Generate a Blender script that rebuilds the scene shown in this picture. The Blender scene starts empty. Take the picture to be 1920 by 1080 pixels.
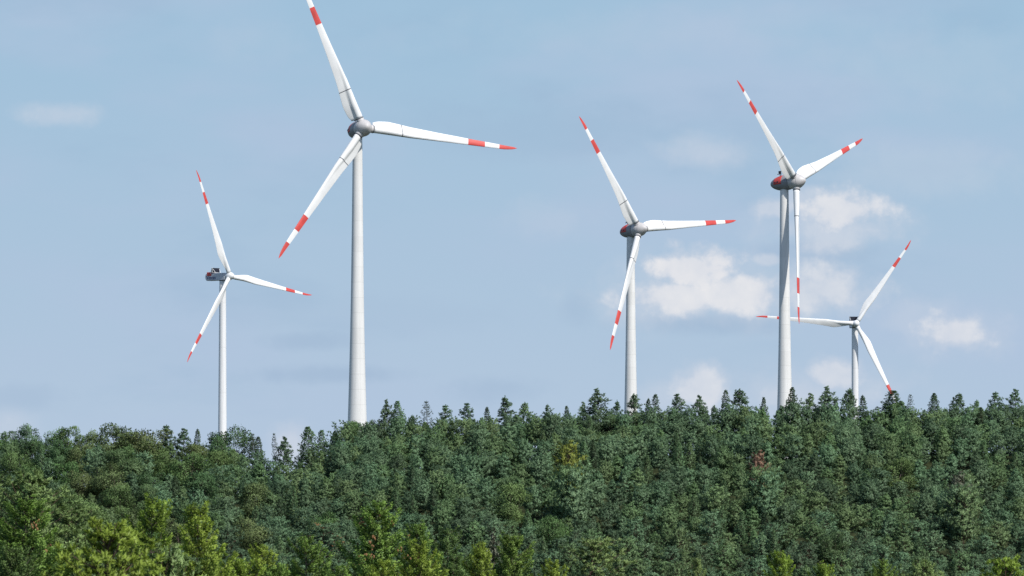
import bpy, bmesh, math, random
import numpy as np
from mathutils import Vector, Matrix

scene = bpy.context.scene
col = scene.collection
RNG = np.random.default_rng(11)
random.seed(5)
R = math.radians
FPX = 10973.0            # focal length in photo pixels (1920 wide)
HORIZON = 1000.0

# ------------------------------------------------------------------ helpers
def at(px, py, D):
    """photo pixel + distance -> metres (camera stands at the origin, looks along +y)"""
    return Vector(((px - 960) / FPX * D, D, (HORIZON - py) / FPX * D))

def tag(o, label=None, cat=None, group=None, kind=None):
    if label: o['label'] = label
    if cat: o['category'] = cat
    if group: o['group'] = group
    if kind: o['kind'] = kind
    return o

def empty(name, loc, rz=0.0):
    o = bpy.data.objects.new(name, None)
    o.empty_display_size = 0.5
    o.location = loc
    o.rotation_euler = (0, 0, rz)
    col.objects.link(o)
    return o

def link(name, me, parent=None, mats=()):
    o = bpy.data.objects.new(name, me)
    for m in mats: me.materials.append(m)
    col.objects.link(o)
    if parent: o.parent = parent
    return o

def grid_mesh(name, verts, faces, mat_idx=None, smooth=True):
    me = bpy.data.meshes.new(name)
    me.from_pydata([tuple(v) for v in verts], [], faces)
    if smooth:
        for p in me.polygons: p.use_smooth = True
    if mat_idx is not None:
        for p, i in zip(me.polygons, mat_idx): p.material_index = i
    me.update()
    return me

def loft(rings, close_start=True, close_end=True, mats=None):
    """rings: list of lists of Vectors (same count, closed loops)"""
    n = len(rings[0]); V = []; F = []; M = []
    for r in rings: V += list(r)
    for i in range(len(rings) - 1):
        for j in range(n):
            k = (j + 1) % n
            F.append((i*n+j, i*n+k, (i+1)*n+k, (i+1)*n+j)); M.append(mats[i] if mats else 0)
    if close_start: F.append(tuple(range(n))[::-1]); M.append(mats[0] if mats else 0)
    if close_end: F.append(tuple((len(rings)-1)*n + j for j in range(n))); M.append(mats[-1] if mats else 0)
    return V, F, M

def revolve(profile, frame, n=40, a0=0.0, a1=2*math.pi):
    """profile [(s, r)] round the frame's first axis; frame = (origin, axis, side, up)"""
    o, ax, sd, up = frame
    full = abs(a1 - a0 - 2*math.pi) < 1e-6
    cnt = n if full else n + 1
    V = []; F = []
    for s, r in profile:
        for j in range(cnt):
            a = a0 + (a1 - a0) * j / n
            V.append(o + ax*s + (sd*math.sin(a) + up*math.cos(a))*r)
    for i in range(len(profile) - 1):
        for j in range(cnt if full else cnt - 1):
            k = (j + 1) % cnt
            F.append((i*cnt+j, i*cnt+k, (i+1)*cnt+k, (i+1)*cnt+j))
    return V, F

def fix_normals(me):
    bm = bmesh.new(); bm.from_mesh(me)
    bmesh.ops.remove_doubles(bm, verts=bm.verts, dist=1e-4)
    bmesh.ops.recalc_face_normals(bm, faces=bm.faces)
    bm.to_mesh(me); bm.free()

def smooth_profile(pts, m=6):
    """Catmull-Rom through profile points"""
    out = []
    P = [pts[0]] + list(pts) + [pts[-1]]
    for i in range(1, len(P) - 2):
        for k in range(m):
            t = k / m
            q = []
            for c in (0, 1):
                p0, p1, p2, p3 = P[i-1][c], P[i][c], P[i+1][c], P[i+2][c]
                q.append(.5*((2*p1)+(-p0+p2)*t+(2*p0-5*p1+4*p2-p3)*t*t+(-p0+3*p1-3*p2+p3)*t**3))
            out.append((q[0], max(q[1], 0.0)))
    out.append(pts[-1])
    return out

def box_bm(bm, centre, axes, half, bevel=0.0):
    vs = []
    for sx in (-1, 1):
        for sy in (-1, 1):
            for sz in (-1, 1):
                vs.append(bm.verts.new(centre + axes[0]*half[0]*sx + axes[1]*half[1]*sy + axes[2]*half[2]*sz))
    idx = [(0,1,3,2),(4,6,7,5),(0,4,5,1),(2,3,7,6),(0,2,6,4),(1,5,7,3)]
    fs = [bm.faces.new([vs[i] for i in f]) for f in idx]
    if bevel > 0:
        es = list({e for f in fs for e in f.edges})
        bmesh.ops.bevel(bm, geom=es, offset=bevel, segments=3, affect='EDGES', profile=0.6)

def bar_bm(bm, a, b, r, n=8):
    d = (b - a).normalized()
    s = d.orthogonal().normalized(); t = d.cross(s)
    r1 = [bm.verts.new(a + (s*math.cos(2*math.pi*i/n) + t*math.sin(2*math.pi*i/n))*r) for i in range(n)]
    r2 = [bm.verts.new(b + (s*math.cos(2*math.pi*i/n) + t*math.sin(2*math.pi*i/n))*r) for i in range(n)]
    for i in range(n):
        j = (i + 1) % n
        bm.faces.new((r1[i], r1[j], r2[j], r2[i]))
    bm.faces.new(r1[::-1]); bm.faces.new(r2)

def bm_obj(name, bm, mat, parent, smooth=False):
    bmesh.ops.recalc_face_normals(bm, faces=bm.faces)
    me = bpy.data.meshes.new(name); bm.to_mesh(me); bm.free()
    if smooth:
        for p in me.polygons: p.use_smooth = True
    return link(name, me, parent, [mat])

# ------------------------------------------------------------------ materials
def new_mat(name):
    m = bpy.data.materials.new(name); m.use_nodes = True
    nt = m.node_tree
    for n in list(nt.nodes): nt.nodes.remove(n)
    out = nt.nodes.new('ShaderNodeOutputMaterial')
    return m, nt, out

def paint(name, rgb, rough=0.45, noise=0.05, scale=1.5, streak=0.0):
    m, nt, out = new_mat(name); N = nt.nodes; L = nt.links
    b = N.new('ShaderNodeBsdfPrincipled'); b.inputs['Roughness'].default_value = rough
    b.inputs['Specular IOR Level'].default_value = 0.35
    tc = N.new('ShaderNodeTexCoord')
    mp = N.new('ShaderNodeMapping'); mp.inputs['Scale'].default_value = (1, 1, 0.12 if streak else 1)
    nz = N.new('ShaderNodeTexNoise'); nz.inputs['Scale'].default_value = scale; nz.inputs['Detail'].default_value = 6
    L.new(tc.outputs['Object'], mp.inputs[0]); L.new(mp.outputs[0], nz.inputs['Vector'])
    mr = N.new('ShaderNodeMapRange'); mr.inputs[3].default_value = 1 - noise - streak; mr.inputs[4].default_value = 1 + noise
    mr.inputs[1].default_value = .3; mr.inputs[2].default_value = .7
    L.new(nz.outputs['Fac'], mr.inputs[0])
    mx = N.new('ShaderNodeMix'); mx.data_type = 'RGBA'; mx.blend_type = 'MULTIPLY'; mx.inputs[0].default_value = 1
    mx.inputs[6].default_value = (*rgb, 1)
    L.new(mr.outputs[0], mx.inputs[7]); L.new(mx.outputs[2], b.inputs['Base Color'])
    L.new(b.outputs[0], out.inputs[0])
    return m

def tower_mat(name, rgb, seg, low=67.0, amp=0.05):
    """off-white tower: precast rings with slightly different tones and fine joints, rain streaks"""
    m, nt, out = new_mat(name); N = nt.nodes; L = nt.links
    b = N.new('ShaderNodeBsdfPrincipled'); b.inputs['Roughness'].default_value = 0.6
    b.inputs['Specular IOR Level'].default_value = 0.25
    tc = N.new('ShaderNodeTexCoord'); sp = N.new('ShaderNodeSeparateXYZ'); L.new(tc.outputs['Object'], sp.inputs[0])
    def math_(op, a, bb=None, c=None):
        n = N.new('ShaderNodeMath'); n.operation = op
        for i, v in enumerate((a, bb, c)):
            if v is None: continue
            if isinstance(v, (int, float)): n.inputs[i].default_value = v
            else: L.new(v, n.inputs[i])
        return n.outputs[0]
    q = math_('DIVIDE', sp.outputs['Z'], seg)
    fl = math_('FLOOR', q); fr = math_('FRACT', q)
    wn = N.new('ShaderNodeTexWhiteNoise'); wn.noise_dimensions = '1D'; L.new(fl, wn.inputs['W'])
    joint = math_('LESS_THAN', fr, 0.035)
    lowm = math_('LESS_THAN', sp.outputs['Z'], low)
    tone = math_('MULTIPLY_ADD', math_('SUBTRACT', wn.outputs['Value'], 0.5), amp, 1.0)
    jn = math_('SUBTRACT', 1.0, math_('MULTIPLY', math_('MULTIPLY', joint, 0.12), math_('ADD', math_('MULTIPLY', lowm, .6), .4)))
    mp = N.new('ShaderNodeMapping'); mp.inputs['Scale'].default_value = (1.2, 1.2, 0.05)
    nz = N.new('ShaderNodeTexNoise'); nz.inputs['Scale'].default_value = 1.3; nz.inputs['Detail'].default_value = 7
    L.new(tc.outputs['Object'], mp.inputs[0]); L.new(mp.outputs[0], nz.inputs['Vector'])
    mr = N.new('ShaderNodeMapRange'); mr.inputs[1].default_value = .3; mr.inputs[2].default_value = .7
    mr.inputs[3].default_value = .89; mr.inputs[4].default_value = 1.03
    L.new(nz.outputs['Fac'], mr.inputs[0])
    v = math_('MULTIPLY', math_('MULTIPLY', tone, jn), mr.outputs[0])
    mx = N.new('ShaderNodeMix'); mx.data_type = 'RGBA'; mx.blend_type = 'MULTIPLY'; mx.inputs[0].default_value = 1
    mx.inputs[6].default_value = (*rgb, 1); L.new(v, mx.inputs[7]); L.new(mx.outputs[2], b.inputs['Base Color'])
    L.new(b.outputs[0], out.inputs[0])
    return m

def foliage(name, rgb, var=0.28, hue=0.02, transl=0.32, tip=1.6):
    """leaf material: per-tree tone, per-tuft tone from the 'tint' attribute, some light through the leaf"""
    m, nt, out = new_mat(name); N = nt.nodes; L = nt.links
    oi = N.new('ShaderNodeObjectInfo')
    at_ = N.new('ShaderNodeAttribute'); at_.attribute_name = 'tint'
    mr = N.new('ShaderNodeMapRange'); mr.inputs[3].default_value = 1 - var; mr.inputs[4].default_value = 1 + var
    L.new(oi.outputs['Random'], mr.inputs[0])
    mr2 = N.new('ShaderNodeMapRange'); mr2.inputs[3].default_value = 0.58; mr2.inputs[4].default_value = tip  # raised tint floor: a little distance haze put into the leaf colour
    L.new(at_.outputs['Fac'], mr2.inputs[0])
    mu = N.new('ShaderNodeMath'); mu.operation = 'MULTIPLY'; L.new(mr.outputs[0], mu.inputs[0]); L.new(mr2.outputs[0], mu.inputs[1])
    # hue per tree
    mh = N.new('ShaderNodeMath'); mh.operation = 'MULTIPLY'; mh.inputs[1].default_value = 7.31
    L.new(oi.outputs['Random'], mh.inputs[0])
    fr = N.new('ShaderNodeMath'); fr.operation = 'FRACT'; L.new(mh.outputs[0], fr.inputs[0])
    mr3 = N.new('ShaderNodeMapRange'); mr3.inputs[3].default_value = .5 - hue; mr3.inputs[4].default_value = .5 + hue
    L.new(fr.outputs[0], mr3.inputs[0])
    hs = N.new('ShaderNodeHueSaturation'); hs.inputs['Color'].default_value = (*rgb, 1)
    L.new(mr3.outputs[0], hs.inputs['Hue']); L.new(mu.outputs[0], hs.inputs['Value'])
    df = N.new('ShaderNodeBsdfDiffuse'); tr = N.new('ShaderNodeBsdfTranslucent'); gl = N.new('ShaderNodeBsdfGlossy')
    gl.inputs['Roughness'].default_value = 0.45
    L.new(hs.outputs[0], df.inputs[0]); L.new(hs.outputs[0], tr.inputs[0])
    m1 = N.new('ShaderNodeMixShader'); m1.inputs[0].default_value = transl
    L.new(df.outputs[0], m1.inputs[1]); L.new(tr.outputs[0], m1.inputs[2])
    m2 = N.new('ShaderNodeMixShader'); m2.inputs[0].default_value = 0.012
    L.new(m1.outputs[0], m2.inputs[1]); L.new(gl.outputs[0], m2.inputs[2])
    L.new(m2.outputs[0], out.inputs[0])
    return m

M_TOWER = tower_mat('tower_concrete', (0.76, 0.755, 0.735), 3.8)
M_STEEL = tower_mat('tower_steel', (0.80, 0.80, 0.80), 22.0, 0.0, 0.015)
M_WHITE = paint('blade_white', (0.79, 0.79, 0.78), 0.35, 0.05, 0.35)
M_RED = paint('signal_red', (0.60, 0.075, 0.065), 0.45, 0.14, 0.6)
M_NAC = paint('nacelle_grey', (0.28, 0.28, 0.295), 0.45, 0.08, 0.8)
M_SPIN = paint('spinner_grey', (0.54, 0.52, 0.51), 0.45, 0.06, 0.8)
M_SEAM = paint('seam_dark', (0.10, 0.105, 0.12), 0.6, 0.1)
M_DARK = paint('equipment_dark', (0.02, 0.022, 0.035), 0.5, 0.2)
M_NAC2 = paint('nacelle_pale', (0.50, 0.52, 0.56), 0.4, 0.05, 0.6)
M_BLUE = paint('lettering_blue', (0.03, 0.04, 0.16), 0.5, 0.05)
M_BARK = paint('bark', (0.055, 0.042, 0.034), 0.9, 0.3, 3.0)
M_BARKP = paint('pine_bark', (0.075, 0.048, 0.034), 0.9, 0.3, 3.0)
M_CONE = paint('spruce_cone', (0.20, 0.105, 0.045), 0.8, 0.3, 4.0)

FOL = {
 'pine_blue':  foliage('pine_blue_green', (0.162, 0.262, 0.145), .16, .012),
 'pine_mid':   foliage('pine_mid_green', (0.165, 0.256, 0.118), .16, .014),
 'pine_dark':  foliage('pine_dark_green', (0.115, 0.184, 0.104), .16, .012),
 'spruce_mid': foliage('spruce_mid_green', (0.128, 0.206, 0.099), .16, .014),
 'spruce_dark':foliage('spruce_dark_green', (0.076, 0.124, 0.064), .16, .012),
 'leaf_mid':   foliage('leaf_mid_green', (0.112, 0.186, 0.066), .16, .016, .3),
 'leaf_olive': foliage('leaf_olive', (0.121, 0.164, 0.065), .16, .014, .3),
 'leaf_dark':  foliage('leaf_dark_green', (0.082, 0.142, 0.060), .16, .014, .3),
 'yellow':     foliage('leaf_yellow', (0.234, 0.271, 0.060), .05, .005, .3),
 'rust':       foliage('needle_rust', (0.270, 0.170, 0.115), .05, .005, .2),
 'mauve':      foliage('twig_mauve', (0.128, 0.142, 0.100), .05, .005, .1),
 'larch':      foliage('larch_green', (0.070, 0.105, 0.060), .1, .01, .3),
 'near_gold':  foliage('near_yellow_green', (0.200, 0.278, 0.048), .08, .008, .35, 1.7),
 'near_green': foliage('near_green', (0.150, 0.240, 0.055), .08, .008, .3, 1.7),
 'near_dark':  foliage('near_dark_green', (0.105, 0.170, 0.055), .08, .008, .3, 1.7),
 'near_pale':  foliage('near_pale_green', (0.200, 0.285, 0.105), .08, .008, .3, 1.5),
}

# ------------------------------------------------------------------ terrain
RX = np.array([-400, -105, -60, -44, -35, -6, 16, 105, 400.])
RZ = np.array([9.6, 9.8, 8.8, 5.2, 11.8, 13.9, 15.6, 16.0, 15.4])
FY = np.array([-6000, -200, -20, 25, 120, 260, 800, 1000, 1068.])
FZ = np.array([-20, -12, -2.2, -2.2, -11, -16.5, -17, -24, -23.0])
def hermite(xs, zs, x):
    x = np.asarray(x, float)
    i = np.clip(np.searchsorted(xs, x) - 1, 0, len(xs) - 2)
    t = np.clip((x - xs[i]) / (xs[i+1] - xs[i]), 0, 1)
    return zs[i] + (zs[i+1] - zs[i]) * t*t*(3-2*t)
def ground_z(x, y):
    x = np.asarray(x, float); y = np.asarray(y, float)
    front = np.interp(y, FY, FZ)
    ridge = np.interp(x, RX, RZ)
    t = np.clip((y - 1068) / (1203 - 1068), 0, 1)
    hill = -23 + (ridge + 23) * (0.75*t + 0.25*t*t*(3-2*t))
    back = ridge + (1.0 - ridge) * np.clip((y - 1225) / 180, 0, 1) - np.clip((y - 3400) / 6000, 0, 1)*25
    z = np.where(y < 1068, front, np.where(y < 1203, hill, back))
    bump = 0.7*np.sin(x/17 + 1.3)*np.sin(y/23) + 0.5*np.sin(x/7.7 + y/11)
    return z + bump * np.clip((y-60)/100, 0, 1) * np.clip((6000-y)/3000, 0, 1) * np.where(np.abs(x) < 2500, 1, 0)

def build_ground():
    xs = np.concatenate([np.linspace(-12000, -800, 12), np.linspace(-700, -220, 14), np.linspace(-200, 200, 70), np.linspace(220, 700, 14), np.linspace(800, 12000, 12)])
    ys = np.concatenate([np.linspace(-6000, -200, 8), np.linspace(-100, 1000, 60), np.linspace(1015, 1250, 60), np.linspace(1270, 1600, 18), np.linspace(1700, 4000, 16), np.linspace(5000, 30000, 14)])
    X, Y = np.meshgrid(xs, ys); Z = ground_z(X, Y)
    V = np.stack([X.ravel(), Y.ravel(), Z.ravel()], 1); nx = len(xs); F = []
    for j in range(len(ys) - 1):
        for i in range(nx - 1):
            F.append((j*nx+i, j*nx+i+1, (j+1)*nx+i+1, (j+1)*nx+i))
    me = grid_mesh('ground', V, F)
    m, nt, out = new_mat('forest_floor'); N = nt.nodes; L = nt.links
    b = N.new('ShaderNodeBsdfPrincipled'); b.inputs['Roughness'].default_value = 1; b.inputs['Specular IOR Level'].default_value = .05
    tc = N.new('ShaderNodeTexCoord'); nz = N.new('ShaderNodeTexNoise'); nz.inputs['Scale'].default_value = .6; nz.inputs['Detail'].default_value = 9
    L.new(tc.outputs['Object'], nz.inputs['Vector'])
    cr = N.new('ShaderNodeValToRGB')
    cr.color_ramp.elements[0].position = .35; cr.color_ramp.elements[0].color = (.022, .028, .014, 1)
    cr.color_ramp.elements[1].position = .65; cr.color_ramp.elements[1].color = (.05, .06, .028, 1)
    L.new(nz.outputs['Fac'], cr.inputs[0]); L.new(cr.outputs[0], b.inputs['Base Color']); L.new(b.outputs[0], out.inputs[0])
    o = link('ground', me, None, [m]); tag(o, 'dark forest floor under the trees', None, None, 'structure')
build_ground()

# ------------------------------------------------------------------ foliage meshes (numpy)
def unit(v): return v / np.maximum(np.linalg.norm(v, axis=-1, keepdims=True), 1e-9)

class Leaves:
    """collects many small diamond-shaped needle / leaf faces"""
    def __init__(self): self.p = []; self.d = []; self.l = []; self.w = []; self.t = []
    def add(self, p, d, l, w, t):
        n = len(p); self.p.append(p); self.d.append(d)
        self.l.append(np.broadcast_to(l, (n,)).astype(float)); self.w.append(np.broadcast_to(w, (n,)).astype(float))
        self.t.append(np.broadcast_to(t, (n,)).astype(float))
    def mesh(self, name, rng, up=.35):
        p = np.concatenate(self.p); d = unit(np.concatenate(self.d)); l = np.concatenate(self.l)[:, None]; w = np.concatenate(self.w)[:, None]
        t = np.concatenate(self.t); n = len(p)
        r = unit(rng.normal(size=(n, 3))); s = unit(np.cross(d, r))
        # shading normal: out from the tuft, out from the crown and a little up; faces wound to agree with it
        zt = p[:, 2].max(); rad = p*np.array([1, 1, 0]) + np.array([0, 0, 1])*(np.clip((p[:, 2:3] - zt*.72)/(zt*.28), -.3, 1))
        nrm = unit(.65*d + .55*unit(rad + 1e-6) + np.array([0, 0, up]) + rng.normal(size=(n, 3))*.22)
        flip = np.sign((np.cross(s, d)*nrm).sum(1, keepdims=True)); flip[flip == 0] = 1; s = s*flip
        k = 0.42
        V = np.stack([p, p + d*l*k + s*w*.5, p + d*l, p + d*l*k - s*w*.5], 1).reshape(-1, 3)
        me = bpy.data.meshes.new(name)
        me.vertices.add(4*n); me.vertices.foreach_set('co', V.ravel().astype(np.float32))
        me.loops.add(4*n); me.loops.foreach_set('vertex_index', np.arange(4*n, dtype=np.int32))
        me.polygons.add(n); me.polygons.foreach_set('loop_start', np.arange(0, 4*n, 4, dtype=np.int32))
        me.update(calc_edges=True)
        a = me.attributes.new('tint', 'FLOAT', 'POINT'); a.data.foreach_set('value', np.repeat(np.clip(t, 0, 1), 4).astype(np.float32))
        me.update()
        me.polygons.foreach_set('use_smooth', np.ones(n, dtype=bool))
        me.normals_split_custom_set_from_vertices(np.repeat(nrm, 4, axis=0).tolist())
        me.update()
        return me

def tubes_mesh(name, segs, n=5):
    """segs: list of (a, b, ra, rb) -> tapered limbs in one mesh (the trunk and its boughs)"""
    V = []; F = []
    for a, b, ra, rb in segs:
        a = np.array(a, float); b = np.array(b, float); d = unit(b - a)
        s = unit(np.cross(d, [0.31, 0.9, 0.2])); t = np.cross(d, s); o = len(V)
        for i in range(n):
            q = s*math.cos(2*math.pi*i/n) + t*math.sin(2*math.pi*i/n); V.append(a + q*ra)
        for i in range(n):
            q = s*math.cos(2*math.pi*i/n) + t*math.sin(2*math.pi*i/n); V.append(b + q*rb)
        for i in range(n):
            j = (i+1) % n; F.append((o+i, o+j, o+n+j, o+n+i))
        F.append(tuple(o+n+i for i in range(n)))
    return grid_mesh(name, V, F)

def trunk_segs(H, r0, rng, bend=0.15, k=7):
    pts = [np.array([0, 0, -0.6])]
    for i in range(1, k+1):
        z = H*0.97*i/k
        pts.append(np.array([rng.normal()*bend*i/k, rng.normal()*bend*i/k, z]))
    out = []
    for i in range(k):
        out.append((pts[i], pts[i+1], r0*(1-i/k*.93), r0*(1-(i+1)/k*.93)))
    return out, pts

def pine(name, seed, H=13.0, rad=3.3, base=0.22, whorl=0.66, nb=7, tufts=7, blades=9, bl=0.60, bw=0.14, shape=1.0, gap=0.0, up=0.75, lean=0.0):
    """open-grown pine: rising boughs, each carrying brush-like tufts that point up and out"""
    rng = np.random.default_rng(seed); L = Leaves()
    segs, pts = trunk_segs(H, H*0.009, rng)
    z = H*base
    lop = rng.uniform(0, 6.28)
    while z < H*0.97:
        f = (z/H - base) / (1 - base)                      # 0 crown base .. 1 top
        prof = (1 - f**2.9)**.64 if shape > .5 else (1 - f**1.25)**.88
        prof = max(prof*min(1, .55 + 1.2*f), 0.05)
        n = max(3, int(round(nb*(1-.45*f) + rng.normal()*.7)))
        a0 = rng.uniform(0, 6.28)
        tier = rng.uniform(.78, 1.12)
        for b in range(n):
            if rng.random() < gap: continue
            a = a0 + 6.28*b/n + rng.normal()*.3
            Lb = rad*prof*rng.uniform(.55, 1.2)*tier*(1 + .18*math.cos(a - lop))
            el = R(4 + 40*f) + rng.normal()*.16
            out = np.array([math.cos(a), math.sin(a), 0.0]); p0 = np.array([0, 0, z + rng.normal()*.12])
            def pt(t): return p0 + out*Lb*t*math.cos(el) + np.array([0, 0, 1])*(Lb*t*math.sin(el) + .16*Lb*t*t)
            segs.append((pt(0), pt(.55), .035*max(Lb, .05)**.6, .02)); segs.append((pt(.55), pt(.97), .02, .008))
            nt = max(2, int(round(tufts*(.35 + .75*Lb/rad))))
            bl_ = bl*(1 - .45*f**3)
            for k in range(nt):
                t = .30 + .72*(k+rng.uniform(.2, .9))/nt
                spread = .24*Lb*(1.15-t) + .06
                c = pt(t) + rng.normal(size=3)*spread*np.array([1, 1, .45])
                tone = np.clip(.10 + .42*t*rng.uniform(.5, 1.3) + .36*f, 0, 1)*rng.uniform(.65, 1.1)  # darker low and inside: older needles, plus crown self-shade painted into the tone
                dd = out*rng.uniform(.2, .9) + np.array([0, 0, up]) + rng.normal(size=3)*.3
                D = dd[None] + rng.normal(size=(blades, 3))*.62
                pos = c[None] + rng.normal(size=(blades, 3))*bl_*.16
                L.add(pos, D, bl_*rng.uniform(.55, 1.15, blades), bw*rng.uniform(.7, 1.3, blades), np.clip(tone + rng.normal(size=blades)*.12, 0, 1))
        z += whorl*rng.uniform(.7, 1.3)*(1-.35*f)
    for zz in np.linspace(H*.94, H*.985, 3):
        c = np.array([0, 0, zz]); D = np.array([0, 0, 1.3])[None] + rng.normal(size=(blades, 3))*.38
        L.add(np.repeat(c[None], blades, 0), D, bl*.6, bw*.7, .7)
    return L.mesh(name + '_crown', rng), tubes_mesh(name + '_trunk', segs)

def spruce(name, seed, H=15.0, rad=2.5, base=0.12, whorl=0.55, nb=7, step=0.30, bl=0.5, bw=0.13, per=3, tipup=0.35, droop=0.28, power=0.8, dense_from=0.0, lo=.6, gap=0.0):
    """spruce: whorls of boughs that dip and lift at the tip, side shoots hanging off both sides"""
    rng = np.random.default_rng(seed); L = Leaves()
    segs, pts = trunk_segs(H, H*0.009, rng, .08)
    z = H*base
    while z < H*0.985:
        f = (z/H - base) / (1 - base)
        low = z < dense_from
        Lmax = rad*max((1-f)**power, .02)*rng.uniform(.85, 1.08); bl_ = bl*(1-.5*f**2)
        n = max(4, int(round(nb*(1-.3*f) + rng.normal()*.6)))
        a0 = rng.uniform(0, 6.28)
        for b in range(n):
            if rng.random() < gap: continue
            a = a0 + 6.28*b/n + rng.normal()*.2
            Lb = Lmax*rng.uniform(lo, 1.18) + .10*(1-f)
            out = np.array([math.cos(a), math.sin(a), 0.0]); sd = np.array([-math.sin(a), math.cos(a), 0.0])
            rise = .55*f
            def pt(t): return np.array([0, 0, z]) + out*Lb*t + np.array([0, 0, 1])*Lb*(rise*t - droop*(1-f)*1.6*t*(1-t*.6) + tipup*.5*t**3)
            segs.append((pt(0), pt(.5), .03*Lb**.6+.006, .02)); segs.append((pt(.5), pt(.98), .02, .006))
            m = max(2, int(Lb/(step*(2.2 if low else 1))))
            for k in range(m):
                t = .18 + .84*(k + rng.uniform(0, 1))/m
                c = pt(t); span = (.42*Lb*(1.08-t) + bl_*.35)
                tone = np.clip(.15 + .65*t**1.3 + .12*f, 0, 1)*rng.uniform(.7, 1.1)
                for sgn in (-1, 1):
                    q = per if not low else max(1, per//2)
                    u = rng.uniform(.05, 1, q)[:, None]
                    pos = c[None] + sd[None]*sgn*span*u*.75 + out[None]*span*u*.35 - np.array([0, 0, 1])*(span*u*.22) + rng.normal(size=(q, 3))*.05
                    D = out[None]*rng.uniform(.3, 1.0, (q, 1)) + sd[None]*sgn*rng.uniform(.2, .9, (q, 1)) + np.array([0, 0, 1])*rng.normal(-.12+.5*f, .38, (q, 1))
                    L.add(pos, D, bl_*rng.uniform(.6, 1.2, q), bw*rng.uniform(.7, 1.3, q), np.clip(tone + rng.normal(size=q)*.1, 0, 1))
            D = (out*.9 + np.array([0, 0, tipup+.4*f]))[None] + rng.normal(size=(3, 3))*.2
            L.add(np.repeat(pt(.95)[None], 3, 0), D, bl_*.9, bw, .85)
        z += whorl*rng.uniform(.7, 1.3)*(1-.45*f)
    for zz in np.linspace(H*.955, H*.985, 4):
        c = np.array([0, 0, zz]); D = np.array([0, 0, 1.3])[None] + rng.normal(size=(4, 3))*.35
        L.add(np.repeat(c[None], 4, 0), D, bl*.55, bw*.7, .7)
    return L.mesh(name + '_crown', rng), tubes_mesh(name + '_trunk', segs)

def broadleaf(name, seed, H=14.0, rad=4.0, base=0.12, lobes=24, leaves=330, ls=0.36, airy=0.0):
    """round-headed deciduous tree: many leaf clumps held on limbs, gaps between them"""
    rng = np.random.default_rng(seed); L = Leaves()
    segs, pts = trunk_segs(H*.75, H*0.02, rng, .3)
    cz = H*(base + 1)/2; hz = H*(1-base)/2
    for i in range(lobes):
        while True:
            q = rng.uniform(-1, 1, 3)
            if .25 < np.linalg.norm(q) < 1: break
        q = unit(q)*np.linalg.norm(q)**.4
        if q[2] < -.2: q[2] *= .5
        lr = rng.uniform(.28, .46)*rad*(1-.15*airy)
        c = np.array([q[0]*(rad-lr*.7), q[1]*(rad-lr*.7), cz + q[2]*(hz-lr*.6)])
        s = pts[min(len(pts)-1, 2 + int(rng.integers(0, 4)))]
        mid = (s + c)/2 + rng.normal(size=3)*.3
        segs.append((s, mid, .11, .07)); segs.append((mid, c, .07, .03))
        for k in range(5):
            e = c + unit(rng.normal(size=3)+np.array([0, 0, .5]))*lr*.9; segs.append((c, e, .03, .01))
        n = int(leaves*(lr/(.34*rad))**2*(1-.45*airy))
        v = unit(rng.normal(size=(n, 3))); rr = rng.uniform(.45, 1.08, n)[:, None]
        # sub-clumps break up the lobe outline
        sub = unit(rng.normal(size=(14, 3)))
        nearest = np.max(v @ sub.T, 1)[:, None]
        rr = rr*(.62 + .42*np.clip((nearest-.55)/.45, 0, 1)) + .1
        pos = c[None] + v*rr*lr*np.array([1, 1, .82])
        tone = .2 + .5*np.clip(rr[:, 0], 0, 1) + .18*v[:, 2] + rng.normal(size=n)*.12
        D = v*.6 + rng.normal(size=(n, 3))*.7 + np.array([0, 0, .25])
        L.add(pos, D, ls*rng.uniform(.6, 1.3, n), ls*.55*rng.uniform(.7, 1.2, n), np.clip(tone*rng.uniform(.8, 1.1), 0, 1))
    return L.mesh(name + '_crown', rng), tubes_mesh(name + '_trunk', segs)

PROTO = {}
PROTO['pine'] = [pine('pine', 100+i, rad=3.1+.3*(i % 3), base=.44, whorl=.58, bl=.54, bw=.125, blades=13, shape=1.0 if i != 3 else 0.0) for i in range(8)]
PROTO['ridge_pine'] = [pine('ridge_pine', 140+i, H=13, rad=3.0+.35*(i % 3), base=.2, whorl=.78, nb=6, tufts=9, blades=11, shape=0.0, gap=.09, bl=.52, bw=.135, up=.4) for i in range(6)]
PROTO['spruce'] = [spruce('spruce', 200+i, rad=3.2+.25*i, droop=.2, bw=.15, per=4) for i in range(4)]
PROTO['slim_spruce'] = [spruce('slim_spruce', 240+i, rad=2.3+.25*i, base=.15, nb=7, whorl=.6, gap=.06, per=4, bw=.14) for i in range(3)]
PROTO['broadleaf'] = [broadleaf('broadleaf', 300+i, rad=3.9+.4*(i % 3)) for i in range(5)]
PROTO['oak'] = [broadleaf('oak', 330+i, rad=4.0+.4*i, lobes=22, leaves=330, airy=.4, ls=.40) for i in range(3)]
PROTO['larch'] = [spruce('larch', 260+i, rad=2.3, base=.2, nb=6, whorl=.75, step=.3, per=3, bl=.45, bw=.10, droop=.1, tipup=.6, power=.6) for i in range(2)]
PROTO['near_spruce'] = [spruce('near_spruce', 400+i, H=18, rad=3.9+.4*i, base=.08, whorl=.62, nb=7, step=.09, bl=.20, bw=.062, per=15, tipup=.8, droop=.34, power=.66, dense_from=9.0, lo=.40, gap=.10) for i in range(5)]
PROTO['near_pine'] = [pine('near_pine', 450+i, H=17, rad=3.4+.3*i, base=.3, whorl=.62, nb=7, tufts=13, blades=30, bl=.32, bw=.062, shape=1.0, up=.8, gap=.05) for i in range(3)]

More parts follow.
